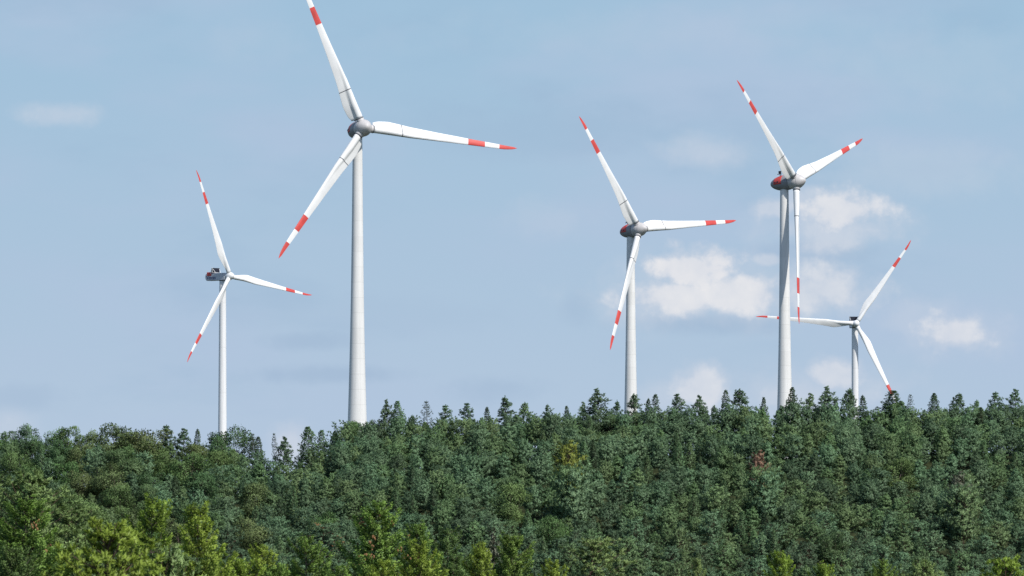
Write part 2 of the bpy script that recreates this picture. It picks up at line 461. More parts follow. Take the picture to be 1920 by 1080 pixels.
for k_ in PROTO: pass
KINDNAME = {'pine': ('pine_tree', 'pine'), 'ridge_pine': ('pine_tree', 'pine'), 'near_pine': ('pine_tree', 'pine'),
            'spruce': ('spruce_tree', 'spruce'), 'slim_spruce': ('spruce_tree', 'spruce'), 'near_spruce': ('spruce_tree', 'spruce'),
            'broadleaf': ('broadleaf_tree', 'broadleaf tree'), 'oak': ('broadleaf_tree', 'broadleaf tree'), 'larch': ('larch_tree', 'larch')}
PROTO_H = {'pine': 13, 'ridge_pine': 13, 'near_pine': 17, 'spruce': 15, 'slim_spruce': 15, 'near_spruce': 18, 'broadleaf': 14, 'oak': 14, 'larch': 15}
for k, lst in PROTO.items():
    for c, t in lst:
        c.materials.append(FOL['pine_mid']); t.materials.append(M_BARKP if 'pine' in k else M_BARK)

def tree(kind, var, x, y, h, mat, label, group, rz, sxy=1.0, tilt=(0, 0), z=None):
    name, cat = KINDNAME[kind]
    gz = float(ground_z(x, y)) if z is None else z
    e = empty(name, (x, y, gz), rz)
    e.rotation_euler = (tilt[0], tilt[1], rz)
    s = h / PROTO_H[kind]
    e.scale = (s*sxy, s*sxy, s)
    tag(e, label, cat, group)
    c, t = PROTO[kind][var % len(PROTO[kind])]
    co = bpy.data.objects.new('crown', c); col.objects.link(co); co.parent = e
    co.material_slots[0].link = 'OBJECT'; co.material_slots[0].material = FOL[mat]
    to = bpy.data.objects.new('trunk', t); col.objects.link(to); to.parent = e
    return e

# ------------------------------------------------------------------ the wooded hillside
def px_of(x, y, z): return 960 + x/y*FPX, HORIZON - z/y*FPX
ZONES = [(0, 'at the far left'), (250, 'below the far left turbine'), (540, 'below the tallest turbine'), (790, 'left of the yellow tree'),
         (1090, 'below the middle turbine'), (1330, 'around the rust-brown tree'), (1540, 'below the smallest turbine'), (1730, 'by the right edge')]
def zone(px):
    s = ZONES[0][1]
    for a, n in ZONES:
        if px >= a: s = n
    return s
TONE = {'pine_blue': 'pale blue-green', 'pine_mid': 'mid green', 'pine_dark': 'dark green', 'spruce_mid': 'mid green', 'spruce_dark': 'dark green',
        'leaf_mid': 'fresh green', 'leaf_olive': 'olive brown', 'leaf_dark': 'dark green'}
rng = np.random.default_rng(77)
SPECIAL = [  # single odd trees on the slope: px, top py, distance, kind, material, height, label
 (1067, 836, 1150, 'pine', 'yellow', 9.5, 'small bright yellow tree standing out on the green wooded slope'),
 (1423, 853, 1150, 'pine', 'rust', 9.0, 'rust-brown dead pine among green pines on the wooded slope'),
 (1797, 893, 1135, 'pine', 'mauve', 11.5, 'mauve-grey half dead pine on the slope near the right edge'),
 (925, 1000, 1050, 'ridge_pine', 'mauve', 12.0, 'grey-brown bare-twigged pine low on the slope behind the near spruces'),
]
placed = []
def fits(px, top):
    for s in SPECIAL:
        if abs(px - s[0]) < (24 if s[4] == 'yellow' else 19) and -2 < top - s[1] < (26 if s[4] == 'yellow' else 8): return False
    return True
CANX = [0, 200, 330, 480, 545, 600, 650, 720, 900, 1050, 1130, 1250, 1400, 1920]
CANY = [819, 804, 826, 840, 864, 830, 796, 788, 782, 776, 769, 766, 760, 762]
pending = []
pts = np.zeros((0, 3))
for tries in range(34000):
    y = 1062 + (1202 - 1062)*rng.random()
    xhalf = 960/FPX*y + 5
    x = rng.uniform(-xhalf, xhalf)
    gz = float(ground_z(x, y)); px = px_of(x, y, gz)[0]; t = (y - 1062)/140
    left = .80 if (px < 480 and t > .45) else (.5 if px < 260 else .03)
    u = rng.random()
    if u < left: kind = 'broadleaf'; rad = 19.0
    elif u < left + (1-left)*.12: kind = 'spruce'; rad = 10.5
    else: kind = 'pine'; rad = 10.6
    # spacing: tree to tree along the slope, closer across it than up it
    a = np.array([x*9.6, (y-1062)*2.72])
    if len(pts) and np.any(np.hypot(pts[:, 0]-a[0], pts[:, 1]-a[1]) < pts[:, 2] + rad): continue
    if kind == 'broadleaf': h = rng.uniform(10.5, 13.0); s = rng.uniform(.95, 1.2); mat = rng.choice(['leaf_mid', 'leaf_olive', 'leaf_dark'], p=[.45, .25, .3])
    elif kind == 'spruce': h = rng.uniform(8.5, 11.0); s = rng.uniform(.95, 1.2); mat = rng.choice(['spruce_mid', 'spruce_dark'], p=[.7, .3])
    else: h = rng.uniform(7.2, 10.4); s = rng.uniform(1.02, 1.36); mat = rng.choice(['pine_blue', 'pine_mid', 'pine_dark'], p=[.42, .42, .16])
    can = float(np.interp(px, CANX, CANY))
    top = px_of(x, y, gz + h)[1]
    if t > .80:                                            # the last trees before the crest carry the even canopy line
        top = min(top, can + rng.uniform(0, 12) + (1-t)*300)
    top = max(top, can + rng.uniform(-2, 10))
    h = (HORIZON - top)/FPX*y - gz
    top_ = top
    s *= min(1.0, 10.0/h) if kind != 'broadleaf' else 1.0
    if not fits(px, top): continue
    if top > 1096 or px < -40 or px > 1960: continue
    pts = np.vstack([pts, [[a[0], a[1], rad]]])
    pending.append([kind, int(rng.integers(0, 8)), x, y, h, str(mat), rng.uniform(0, 6.28), s, px, top, (rng.normal()*.035, rng.normal()*.035)])
for sx, st, D_, mt in ((1418, 882, 1138, 'pine_mid'), (1436, 890, 1136, 'pine_blue'), (1060, 880, 1138, 'pine_mid'), (1078, 886, 1136, 'pine_blue'), (1792, 916, 1124, 'pine_blue'), (1806, 921, 1122, 'pine_mid')):
    P = at(sx, st, D_); pending.append(['pine', 2, P.x, P.y, P.z - float(ground_z(P.x, P.y)), mt, 1.0, 1.05, sx, st, (0, 0)])
x = -104.0
while x < 106:                                             # a close row of pines just under the crest
    y = 1198 + rng.uniform(-2, 2); gz = float(ground_z(x, y)); px = px_of(x, y, gz)[0]
    if px > 640:
        top = float(np.interp(px, CANX, CANY)) + rng.uniform(-2, 13); h = (HORIZON - top)/FPX*y - gz
        pending.append(['pine', int(rng.integers(0, 8)), x, y, h, str(rng.choice(['pine_blue', 'pine_mid', 'pine_dark'])), rng.uniform(0, 6.28), rng.uniform(.8, 1.1), px, top, (rng.normal()*.04, rng.normal()*.04)])
    x += rng.uniform(1.8, 3.8)
# the pines that show largest (nearest) stand alone; the rest, high on the slope, read as one mass
pines = sorted([p for p in pending if p[0] == 'pine'], key=lambda p: p[3])
far_pines = pines[258:]
far_ids = {id(p) for p in far_pines}
pending = [p for p in pending if id(p) not in far_ids]
def mass_of_pines(lst):
    """one object: the far pines, scattered as instances of the same pine crowns"""
    lib = bpy.data.collections.new('pine_library')
    mats = ['pine_blue', 'pine_mid', 'pine_dark']; nv = 4
    for m_ in mats:
        for k in range(nv):
            me = PROTO['pine'][k][0].copy(); me.materials.clear(); me.materials.append(FOL[m_])
            lib.objects.link(bpy.data.objects.new(f'pine_crown_{mats.index(m_)}{k}', me))
    me = bpy.data.meshes.new('pine_forest')
    n = len(lst); me.vertices.add(n)
    me.vertices.foreach_set('co', np.array([[p[2], p[3], float(ground_z(p[2], p[3]))] for p in lst], np.float32).ravel())
    a = me.attributes.new('turn', 'FLOAT_VECTOR', 'POINT'); a.data.foreach_set('vector', np.array([[p[10][0], p[10][1], p[6]] for p in lst], np.float32).ravel())
    a = me.attributes.new('grow', 'FLOAT_VECTOR', 'POINT'); a.data.foreach_set('vector', np.array([[p[4]/13*p[7], p[4]/13*p[7], p[4]/13] for p in lst], np.float32).ravel())
    a = me.attributes.new('pick', 'INT', 'POINT'); a.data.foreach_set('value', np.array([mats.index(p[5])*nv + p[1] % nv for p in lst], np.int32))
    me.update()
    o = link('pine_forest', me, None)
    ng = bpy.data.node_groups.new('scatter_pines', 'GeometryNodeTree')
    ng.interface.new_socket('Geometry', in_out='INPUT', socket_type='NodeSocketGeometry')
    ng.interface.new_socket('Geometry', in_out='OUTPUT', socket_type='NodeSocketGeometry')
    gi = ng.nodes.new('NodeGroupInput'); go = ng.nodes.new('NodeGroupOutput')
    ci = ng.nodes.new('GeometryNodeCollectionInfo'); ci.inputs['Collection'].default_value = lib
    ci.inputs['Separate Children'].default_value = True; ci.inputs['Reset Children'].default_value = True
    ip = ng.nodes.new('GeometryNodeInstanceOnPoints'); ip.inputs['Pick Instance'].default_value = True
    def attr(nm, ty):
        q = ng.nodes.new('GeometryNodeInputNamedAttribute'); q.data_type = ty; q.inputs['Name'].default_value = nm
        return next(x for x in q.outputs if x.enabled and x.name == 'Attribute')
    er = ng.nodes.new('FunctionNodeEulerToRotation')
    ng.links.new(attr('turn', 'FLOAT_VECTOR'), er.inputs[0]); ng.links.new(er.outputs[0], ip.inputs['Rotation'])
    ng.links.new(attr('grow', 'FLOAT_VECTOR'), ip.inputs['Scale']); ng.links.new(attr('pick', 'INT'), ip.inputs['Instance Index'])
    ng.links.new(gi.outputs[0], ip.inputs['Points']); ng.links.new(ci.outputs[0], ip.inputs['Instance']); ng.links.new(ip.outputs[0], go.inputs[0])
    md = o.modifiers.new('scatter', 'NODES'); md.node_group = ng
    tag(o, 'closed canopy of green pines high on the slope below the ridgeline', 'forest', None, 'stuff')
def band(t): return 'high on' if t < 850 else ('halfway down' if t < 955 else 'low on')
buckets = {}
for p in pending:
    lab = f"{TONE[p[5]]} {KINDNAME[p[0]][1]} {band(p[9])} the slope {zone(p[8])}"
    buckets.setdefault(lab, []).append(p)
ORD = ['leftmost', 'second', 'third', 'fourth', 'fifth', 'sixth', 'seventh', 'eighth', 'ninth', 'tenth', 'eleventh', 'twelfth', 'thirteenth', 'fourteenth', 'fifteenth', 'sixteenth']
GROUPS = {'pine': 'pines covering the hillside', 'spruce': 'spruces scattered through the hillside forest', 'broadleaf': 'broadleaf trees on the hillside'}
if far_pines: mass_of_pines(far_pines)
for lab, ps in buckets.items():
    ps.sort(key=lambda p: p[8])
    for i, p in enumerate(ps):
        if len(ps) == 1: full = 'only ' + lab
        elif i == 0: full = 'leftmost ' + lab
        elif i == len(ps) - 1: full = 'rightmost ' + lab
        else: full = ORD[min(i, 15)] + ' from left ' + lab
        tree(p[0], p[1], p[2], p[3], p[4], p[5], full, GROUPS[p[0]], p[6], p[7], p[10])
for px, top, D, kind, mat, h, lab in SPECIAL:
    P = at(px, top, D); tree(kind, 0, P.x, P.y, P.z - float(ground_z(P.x, P.y)), mat, lab, None, 1.0, {'yellow': .85, 'rust': .62}.get(mat, .7))
print('hillside trees', len(pending), len(far_pines), {k: sum(1 for p in pending if p[0] == k) for k in GROUPS})

# ------------------------------------------------------------------ trees standing up along the ridgeline
RIDGE = [ # px, top py, kind, material, width factor, label
 (18, 804, 'oak', 'leaf_dark', .8, 'dark broadleaf tree on the ridgeline at the left edge of the photo'),
 (56, 789, 'oak', 'pine_dark', .75, 'dark flat-topped tree with jagged crown on the ridgeline near the left edge'),
 (105, 799, 'oak', 'leaf_mid', .7, 'low airy broadleaf tree with sky gaps right of the jagged dark tree'),
 (136, 794, 'oak', 'leaf_mid', .75, 'airy broadleaf tree with raised twig left of the big olive oak'),
 (170, 800, 'oak', 'leaf_olive', .6, 'small olive broadleaf tree touching the left side of the big oak'),
 (218, 785, 'broadleaf', 'leaf_olive', 1.2, 'big round olive oak, left half of the high broadleaf clump'),
 (275, 782, 'broadleaf', 'leaf_olive', 1.15, 'tall olive brown oak, right half of the high broadleaf clump'),
 (312, 797, 'ridge_pine', 'pine_dark', 1.0, 'dark layered pine just right of the high broadleaf clump'),
 (344, 804, 'ridge_pine', 'pine_dark', 1.1, 'loose dark pine between the broadleaf clump and the slender spruce'),
 (368, 803, 'slim_spruce', 'spruce_dark', .8, 'slender dark spruce left of the far left turbine tower'),
 (403, 804, 'oak', 'leaf_dark', .75, 'dark oak in front of the left side of the far left turbine tower'),
 (436, 795, 'oak', 'leaf_dark', .9, 'wide dark oak with high sprig right of the far left turbine tower'),
 (474, 812, 'larch', 'larch', .8, 'thin feathery larch right of the wide oak with the sprig'),
 (489, 817, 'slim_spruce', 'spruce_dark', .9, 'short dark spruce right of the feathery larch'),
 (521, 811, 'larch', 'larch', .5, 'very thin wispy larch left of the sky gap in the ridgeline'),
 (533, 820, 'ridge_pine', 'pine_dark', .95, 'ragged dark pine at the left edge of the dip in the ridgeline'),
 (581, 800, 'spruce', 'spruce_mid', 1.05, 'broad full spruce with narrow tip right of the dip in the ridgeline'),
 (598, 806, 'spruce', 'spruce_mid', .9, 'spruce joined to the right flank of the broad full spruce'),
 (632, 806, 'slim_spruce', 'spruce_dark', 1.1, 'dark spruce left of the tallest turbine tower'),
 (662, 787, 'broadleaf', 'leaf_mid', .7, 'rounded green tree in front of the foot of the tallest turbine tower'),
 (692, 780, 'broadleaf', 'leaf_olive', .6, 'olive rounded tree at the right foot of the tallest turbine tower'),
 (725, 750, 'ridge_pine', 'pine_dark', .7, 'narrow dark pine, first tall tip right of the tallest turbine tower'),
 (749, 752, 'spruce', 'spruce_mid', 1.0, 'dense conical spruce right of the narrow dark pine'),
 (775, 778, 'ridge_pine', 'pine_dark', .7, 'low pine between the conical spruce and the feathery larch'),
 (803, 751, 'larch', 'larch', .95, 'feathery see-through larch standing alone on the ridgeline'),
 (837, 759, 'ridge_pine', 'pine_dark', 1.0, 'dark pine with clumpy crown right of the feathery larch'),
 (886, 756, 'ridge_pine', 'pine_dark', 1.0, 'windswept dark pine leaning right, left of the small pointed spruce'),
 (913, 762, 'slim_spruce', 'spruce_dark', .9, 'small pointed spruce between the windswept pine and a layered pine'),
 (951, 742, 'ridge_pine', 'pine_dark', 1.05, 'tall layered pine with clear tiers midway along the ridgeline'),
 (982, 754, 'ridge_pine', 'pine_mid', .9, 'dense pine just right of the tall layered pine'),
 (1024, 758, 'ridge_pine', 'pine_dark', .75, 'small dark pine standing above the canopy left of a low spruce'),
 (1066, 761, 'spruce', 'spruce_dark', .8, 'low dark spruce on the ridgeline above the yellow tree'),
 (1092, 754, 'ridge_pine', 'pine_mid', .7, 'slight pine left of the tall tiered pine by the middle turbine'),
 (1123, 729, 'ridge_pine', 'pine_dark', 1.1, 'tall tiered pine, highest tree left of the middle turbine tower'),
 (1155, 750, 'ridge_pine', 'pine_dark', .8, 'low pine with side twig between tall tiered pine and middle tower'),
 (1192, 738, 'ridge_pine', 'pine_dark', 1.0, 'dark pine in front of the foot of the middle turbine tower'),
 (1213, 746, 'slim_spruce', 'spruce_dark', .8, 'thin pointed spruce just right of the middle turbine tower'),
 (1231, 738, 'slim_spruce', 'spruce_dark', 1.0, 'pointed spruce, second right of the middle turbine tower'),
 (1273, 739, 'ridge_pine', 'pine_dark', .9, 'dark pine standing above the canopy below a low pink cloud'),
 (1316, 742, 'ridge_pine', 'pine_dark', 1.0, 'broad dark pine in front of the low pink cloud'),
 (1357, 730, 'slim_spruce', 'spruce_dark', .9, 'narrow dark spruce left of the twin-topped pine'),
 (1385, 729, 'ridge_pine', 'pine_dark', 1.15, 'wide twin-topped dark pine left of the right tall turbine tower'),
 (1428, 745, 'spruce', 'spruce_dark', .7, 'short spruce between twin-topped pine and the right tall tower'),
 (1483, 726, 'spruce', 'spruce_dark', .85, 'dark spruce in front of the right tall turbine tower'),
 (1515, 738, 'ridge_pine', 'pine_mid', .85, 'thin grey-green pine right of the right tall turbine tower'),
 (1548, 725, 'ridge_pine', 'pine_dark', 1.0, 'dark round-tiered pine midway between the two right towers'),
 (1570, 746, 'slim_spruce', 'spruce_dark', .8, 'low spruce between two taller pines left of the smallest turbine'),
 (1592, 728, 'ridge_pine', 'pine_dark', .95, 'dark pine at the left side of the smallest turbine tower'),
 (1622, 740, 'slim_spruce', 'spruce_dark', .9, 'small spruce right of the smallest turbine tower'),
 (1671, 732, 'spruce', 'spruce_dark', 1.7, 'dense rounded spruce hiding the lower blade tip of the smallest turbine'),
 (1690, 752, 'spruce', 'spruce_mid', 1.5, 'low full spruce at the right flank of the blade tip spruce'),
 (1700, 739, 'larch', 'larch', .7, 'thin sparse larch right of the blade tip spruce'),
 (1750, 737, 'spruce', 'spruce_dark', .9, 'conical dark spruce, first of the right-hand ridgeline row'),
 (1796, 737, 'ridge_pine', 'pine_dark', 1.0, 'broken-topped dark pine right of the conical spruce'),
 (1832, 750, 'ridge_pine', 'pine_mid', .85, 'low mid green pine between two taller pines near the right edge'),
 (1868, 735, 'ridge_pine', 'pine_dark', 1.05, 'wide dark pine second from the right edge on the ridgeline'),
 (1908, 730, 'ridge_pine', 'pine_dark', .95, 'dark tiered pine on the ridgeline at the right edge'),
]
for i, (px, top, kind, mat, w, lab) in enumerate(RIDGE):
    D = 1201 + (i % 3)*1.5
    P = at(px, top, D); gz = float(ground_z(P.x, P.y))
    h = P.z - gz
    tl = (0, 0.10) if 'leaning right' in lab else (rng.normal()*.025, rng.normal()*.025)
    tree(kind, i*7+3, P.x, P.y, h, mat, lab, 'trees standing out along the ridgeline', rng.uniform(0, 6.28), w*(1.32 if kind == 'ridge_pine' else 1.15), tl)

# ------------------------------------------------------------------ nearer trees along the bottom of the view
NEAR = [ # px, top py, distance, kind, material, width, label
 (62, 890, 430, 'near_pine', 'near_pale', 1.0, 'pale soft-needled pine rising at the far left, tallest near tree'),
 (124, 955, 440, 'near_pine', 'near_pale', .9, 'pale pine behind the right flank of the cone-bearing left spruce'),
 (50, 932, 300, 'near_spruce', 'near_green', .9, 'green spruce with brown cones at the lower left corner'),
 (205, 985, 175, 'near_pine', 'near_gold', .8, 'blurred rounded yellow-green pine, closest tree at lower left'),
 (262, 930, 225, 'near_spruce', 'near_gold', .62, 'bright yellow-green spruce behind the rounded pine at lower left'),
 (374, 938, 205, 'near_spruce', 'near_gold', .66, 'sunlit yellow-green spruce with dark trunk showing, left of centre'),
 (318, 1030, 200, 'near_pine', 'near_pale', .6, 'low pale pine between the two yellow-green spruces'),
 (440, 1042, 240, 'near_spruce', 'near_gold', .7, 'low yellow-green spruce right of the sunlit spruce with dark trunk'),
 (487, 1022, 330, 'near_spruce', 'near_gold', .7, 'small golden-tipped spruce at the bottom left of centre'),
 (575, 1003, 330, 'near_spruce', 'near_green', .75, 'green spruce with dark core below the broad pale pine'),
 (607, 984, 800, 'near_pine', 'pine_blue', 1.25, 'broad grey-green pine behind the spruces left of the cone-laden spruce'),
 (712, 936, 320, 'near_spruce', 'near_green', .85, 'tall cone-laden spruce with bare dark trunk below the tallest turbine'),
 (786, 978, 370, 'near_spruce', 'near_green', .7, 'pointed green spruce just right of the cone-laden spruce'),
 (782, 1016, 225, 'near_spruce', 'near_gold', .6, 'bright blurred green spruce in front of the pointed spruce'),
 (826, 988, 390, 'near_spruce', 'near_dark', .75, 'dark green spruce right of the pointed green spruce'),
 (858, 1035, 330, 'near_spruce', 'near_dark', .8, 'low dark spruce at the bottom edge left of the thin-tipped spruce'),
 (899, 1014, 320, 'near_spruce', 'near_gold', .62, 'thin-tipped yellowish spruce at the bottom edge of the photo'),
 (957, 1000, 390, 'near_spruce', 'near_green', .8, 'green spruce with yellow tip right of the thin-tipped spruce'),
 (1035, 1050, 360, 'near_spruce', 'near_gold', .7, 'small golden spruce at the bottom edge left of the pale pine'),
 (1103, 1012, 480, 'near_pine', 'near_pale', 1.05, 'broad pale green pine at the bottom edge right of centre'),
 (1312, 1044, 430, 'near_spruce', 'near_pale', .6, 'thin pale spruce tip at the bottom edge below the rust-brown tree'),
 (1465, 1030, 400, 'near_spruce', 'near_gold', .7, 'yellow-green conical spruce at the bottom edge below the right tall turbine'),
 (1545, 1054, 330, 'near_spruce', 'near_gold', .65, 'low golden spruce right of the yellow-green conical spruce'),
 (1655, 1050, 450, 'near_spruce', 'near_green', .7, 'green spruce tip at the bottom edge below the smallest turbine'),
 (1727, 1054, 470, 'near_pine', 'near_pale', .8, 'pale pine top at the bottom edge second from the right corner'),
 (1893, 1049, 360, 'near_pine', 'near_gold', .8, 'yellow-green pine in the bottom right corner'),
 (690, 1045, 260, 'near_spruce', 'near_gold', .7, 'low golden spruce at the bottom edge under the cone-laden spruce'),
 (20, 1020, 280, 'near_spruce', 'near_dark', .8, 'dark spruce cut by the left edge at the bottom corner'),
 (520, 1060, 280, 'near_spruce', 'near_green', .75, 'green spruce at the bottom edge between golden-tipped and dark-core spruces'),
 (640, 1058, 300, 'near_spruce', 'near_green', .7, 'green spruce at the bottom edge right of the dark-core spruce'),
]
def cone_mesh():
    """one hanging spruce cone: a scaly tapered spindle"""
    bm = bmesh.new(); n8 = 8; rings = []
    for u, w in ((0, .010), (.12, .032), (.3, .048), (.55, .046), (.8, .030), (1, .006)):
        rings.append([bm.verts.new((math.cos(2*math.pi*k/n8)*w, math.sin(2*math.pi*k/n8)*w, -.24*u)) for k in range(n8)])
    for q in range(len(rings) - 1):
        for k in range(n8):
            bm.faces.new((rings[q][k], rings[q][(k+1) % n8], rings[q+1][(k+1) % n8], rings[q+1][k]))
    bm.faces.new(rings[0]); bm.faces.new(rings[-1][::-1])
    bmesh.ops.recalc_face_normals(bm, faces=bm.faces)
    me = bpy.data.meshes.new('cone'); bm.to_mesh(me); bm.free(); me.materials.append(M_CONE)
    for p in me.polygons: p.use_smooth = True
    return me
CONE = cone_mesh()
def add_cones(e, n, hlo, hhi, radf, seed):
    r = np.random.default_rng(seed); k = 0
    while k < n:                                            # cones hang in small bunches near the bough ends
        z = r.uniform(hlo, hhi); f = (z/18 - .08)/.92; a = r.uniform(0, 6.28); rr = radf*max((1-f)**.62, .04)*r.uniform(.6, 1.0)
        for q in range(int(r.integers(2, 6))):
            o = bpy.data.objects.new('cone', CONE); col.objects.link(o); o.parent = e
            o.location = (math.cos(a)*rr + r.normal()*.12, math.sin(a)*rr + r.normal()*.12, z + r.normal()*.1)
            o.rotation_euler = (r.normal()*.25, r.normal()*.25, 0); sc = r.uniform(.65, 1.0); o.scale = (sc, sc, sc)
            k += 1
for i, (px, top, D, kind, mat, w, lab) in enumerate(NEAR):
    P = at(px, top, D); gz = float(ground_z(P.x, P.y)); h = P.z - gz
    s = h/PROTO_H[kind]
    e = tree(kind, i, P.x, P.y, h, mat, lab, 'near trees along the bottom of the view', rng.uniform(0, 6.28), w*1.42, (rng.normal()*.015, rng.normal()*.015))
    if 'cone-laden' in lab: add_cones(e, 64, 14.2, 17.4, 4.2, 5)
    if 'brown cones' in lab: add_cones(e, 30, 14.2, 17.0, 4.0, 6)

# ------------------------------------------------------------------ undergrowth closing the view under the crowns on the crest
def undergrowth():
    r = np.random.default_rng(9); L = Leaves(); n = 52000
    x = r.uniform(-118, 118, n); y = r.uniform(1194, 1222, n)
    top = 5.0 + 1.4*np.sin(x/3.1) * np.sin(x/7.7 + 1) + 1.0*np.sin(x/1.7 + y)
    z = r.uniform(-.1, 1, n)*np.maximum(top, 1.5)
    g = ground_z(x, y)
    p = np.stack([x, y, g + z], 1)
    D = r.normal(size=(n, 3)) + np.array([0, -.3, .7])
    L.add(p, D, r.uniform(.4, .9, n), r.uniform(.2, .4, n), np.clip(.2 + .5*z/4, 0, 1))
    me = L.mesh('undergrowth', r)
    o = link('undergrowth', me, None, [FOL['leaf_dark']])
    tag(o, 'dark shrubs and saplings under the trees along the crest', 'undergrowth', None, 'stuff')
undergrowth()

# ------------------------------------------------------------------ wind turbines
def section(c, rho, wc, n=36):
    """closed blade section in chord units (x from nose to tail, y thickness); wc=1: round spar with thin tail fin"""
    half = []
    for i in range(n//2 + 1):
        x = c*(1 - math.cos(math.pi*i/(n//2)))/2
        xc = x/c
        circ = math.sqrt(max(rho*rho - (x - rho)**2, 0)) if x <= 2*rho else 0
        tail = max(0.0, .42*rho*(1 - (x - rho)/max(c - rho, 1e-3))**.8) if x > rho and c > 2.05*rho else 0
        k = .06*rho
        spar = circ + tail - math.sqrt(max(0, (circ-tail)))*0 if False else max(circ, tail)
        th = 2*rho/c
        naca = 5*th*c*(.2969*math.sqrt(xc) - .126*xc - .3516*xc**2 + .2843*xc**3 - .1036*xc**4)
        half.append((x, wc*spar + (1-wc)*max(naca, 0.0)))
    up = half
    lo = [(x, -y*.9) for x, y in half[1:-1]][::-1]
    return up + lo

def interp(tab, r):
    for (a, va), (b, vb) in zip(tab, tab[1:]):
        if r <= b:
            t = (r - a)/(b - a); t = max(0, min(1, t))
            return va + (vb - va)*t
    return tab[-1][1]

ENER = dict(R=41.0, chord=[(2.6, 2.95), (4, 3.45), (6.5, 3.65), (9, 3.35), (10.2, 3.2), (14, 2.75), (20, 2.2), (28, 1.62), (34, 1.28), (38, 1.0), (40, .62), (41, .12)],
            rho=[(2.6, .92), (6, .90), (10, .72), (14, .50), (20, .33), (28, .20), (36, .12), (41, .03)],
            wc=[(2.6, 1), (8, 1), (14, .5), (20, 0)], twist=[(2.6, 26), (8, 18), (14, 10), (24, 5), (36, 1), (41, -1)], seam=10.1, tails=3.0)
VEST = dict(R=54.7, chord=[(1.7, 2.3), (4, 2.35), (8, 3.1), (12, 3.9), (16, 3.7), (24, 2.85), (34, 2.05), (44, 1.4), (51, .95), (53.6, .55), (54.7, .12)],
            rho=[(1.7, 1.15), (4, 1.1), (8, .92), (12, .72), (20, .42), (34, .24), (46, .13), (54.7, .03)],
            wc=[(1.7, 1), (7, .8), (12, .2), (16, 0)], twist=[(1.7, 16), (10, 14), (18, 9), (30, 4), (46, 0), (54.7, -1)], seam=None, tails=0)

def make_blade(P, hub, n, u, v, alpha, parent, pitch=0.0, sweep=.4):
    span = u*math.cos(alpha) + v*math.sin(alpha)
    t = u*math.sin(alpha) - v*math.cos(alpha)              # leading edge side: clockwise seen from the front
    rs = sorted(set([P['chord'][0][0], 3.2, 3.6] + [P['chord'][0][0] + (P['R'] - P['chord'][0][0])*i/46 for i in range(47)] +
                    [f*P['R'] for f in (.68, .79, .885)] + ([P['seam'], P['seam'] + .22] if P['seam'] else []) + [P['R']*.975, P['R']*.99, P['R']*.997]))
    rs = [r for r in rs if r >= P['chord'][0][0]]
    rings = []; mats = []
    for k, r in enumerate(rs):
        c = interp(P['chord'], r); rho = min(interp(P['rho'], r), c*.49); w = interp(P['wc'], r)
        be = R(interp(P['twist'], r) + pitch)
        le = t*math.cos(be) + n*math.sin(be)
        th = span.cross(le).normalized()
        cen = hub + span*r + n*(.03*r)
        axis = rho if r < .3*P['R'] else c*.32
        blend = min(1, max(0, (r/P['R'] - .15)/.15))
        axis = rho*(1-blend) + c*.32*blend
        back = -t*sweep*max(0, (r/P['R'] - .9)/.1)**2
        rings.append([cen + back - le*(x - axis) + th*y for x, y in section(c, rho, w)])
        if k < len(rs) - 1:
            m = (r + rs[k+1])/2; f = m/P['R']
            i = 0
            if .68 < f < .79 or f > .885: i = 1
            if P['seam'] and P['seam'] < m < P['seam'] + .22: i = 2
            mats.append(i)
    V, F, M = loft(rings, True, True, mats)
    me = grid_mesh('blade', V, F, M); 
    bm = bmesh.new(); bm.from_mesh(me); bmesh.ops.recalc_face_normals(bm, faces=bm.faces); bm.to_mesh(me); bm.free()
    return link('blade', me, parent, [M_WHITE, M_RED, M_SEAM])

def make_collar(hub, span, r0, r1, rad, parent, mat, ring=True):
    s = span.orthogonal().normalized(); t = span.cross(s)
    fr = (hub, span, s, t)
    V, F = revolve([(r0, rad*1.12), (r0 + (r1-r0)*.6, rad*1.06), (r1 - .03, rad*1.06), (r1, rad*.99), (r1, rad*.5)], fr, 32)
    me = grid_mesh('blade_root', V, F); fix_normals(me)
    o = link('blade_root', me, parent, [mat])
    if ring:
        V, F = revolve([(r1 + .004, rad*.5), (r1 + .004, rad*1.10), (r1 + .16, rad*1.10), (r1 + .16, rad*.5)], fr, 32)
        me = grid_mesh('seal_ring', V, F, smooth=False); fix_normals(me)
        link('seal_ring', me, o, [M_SEAM])
    return o

def frame_for(yaw, tilt=5.0):
    y, t = R(yaw), R(tilt)
    n = Vector((math.sin(y)*math.cos(t), -math.cos(y)*math.cos(t), math.sin(t)))
    u = Vector((math.cos(y), math.sin(y), 0)); v = n.cross(u)
    if v.z < 0: v = -v
    return n, u, v

def tower_obj(prof, parent, mat, name='tower'):
    fr = (Vector((0, 0, 0)), Vector((0, 0, 1)), Vector((1, 0, 0)), Vector((0, 1, 0)))
    V, F = revolve(prof, fr, 56)
    me = grid_mesh(name, V, F); fix_normals(me)
    return link(name, me, parent, [mat])

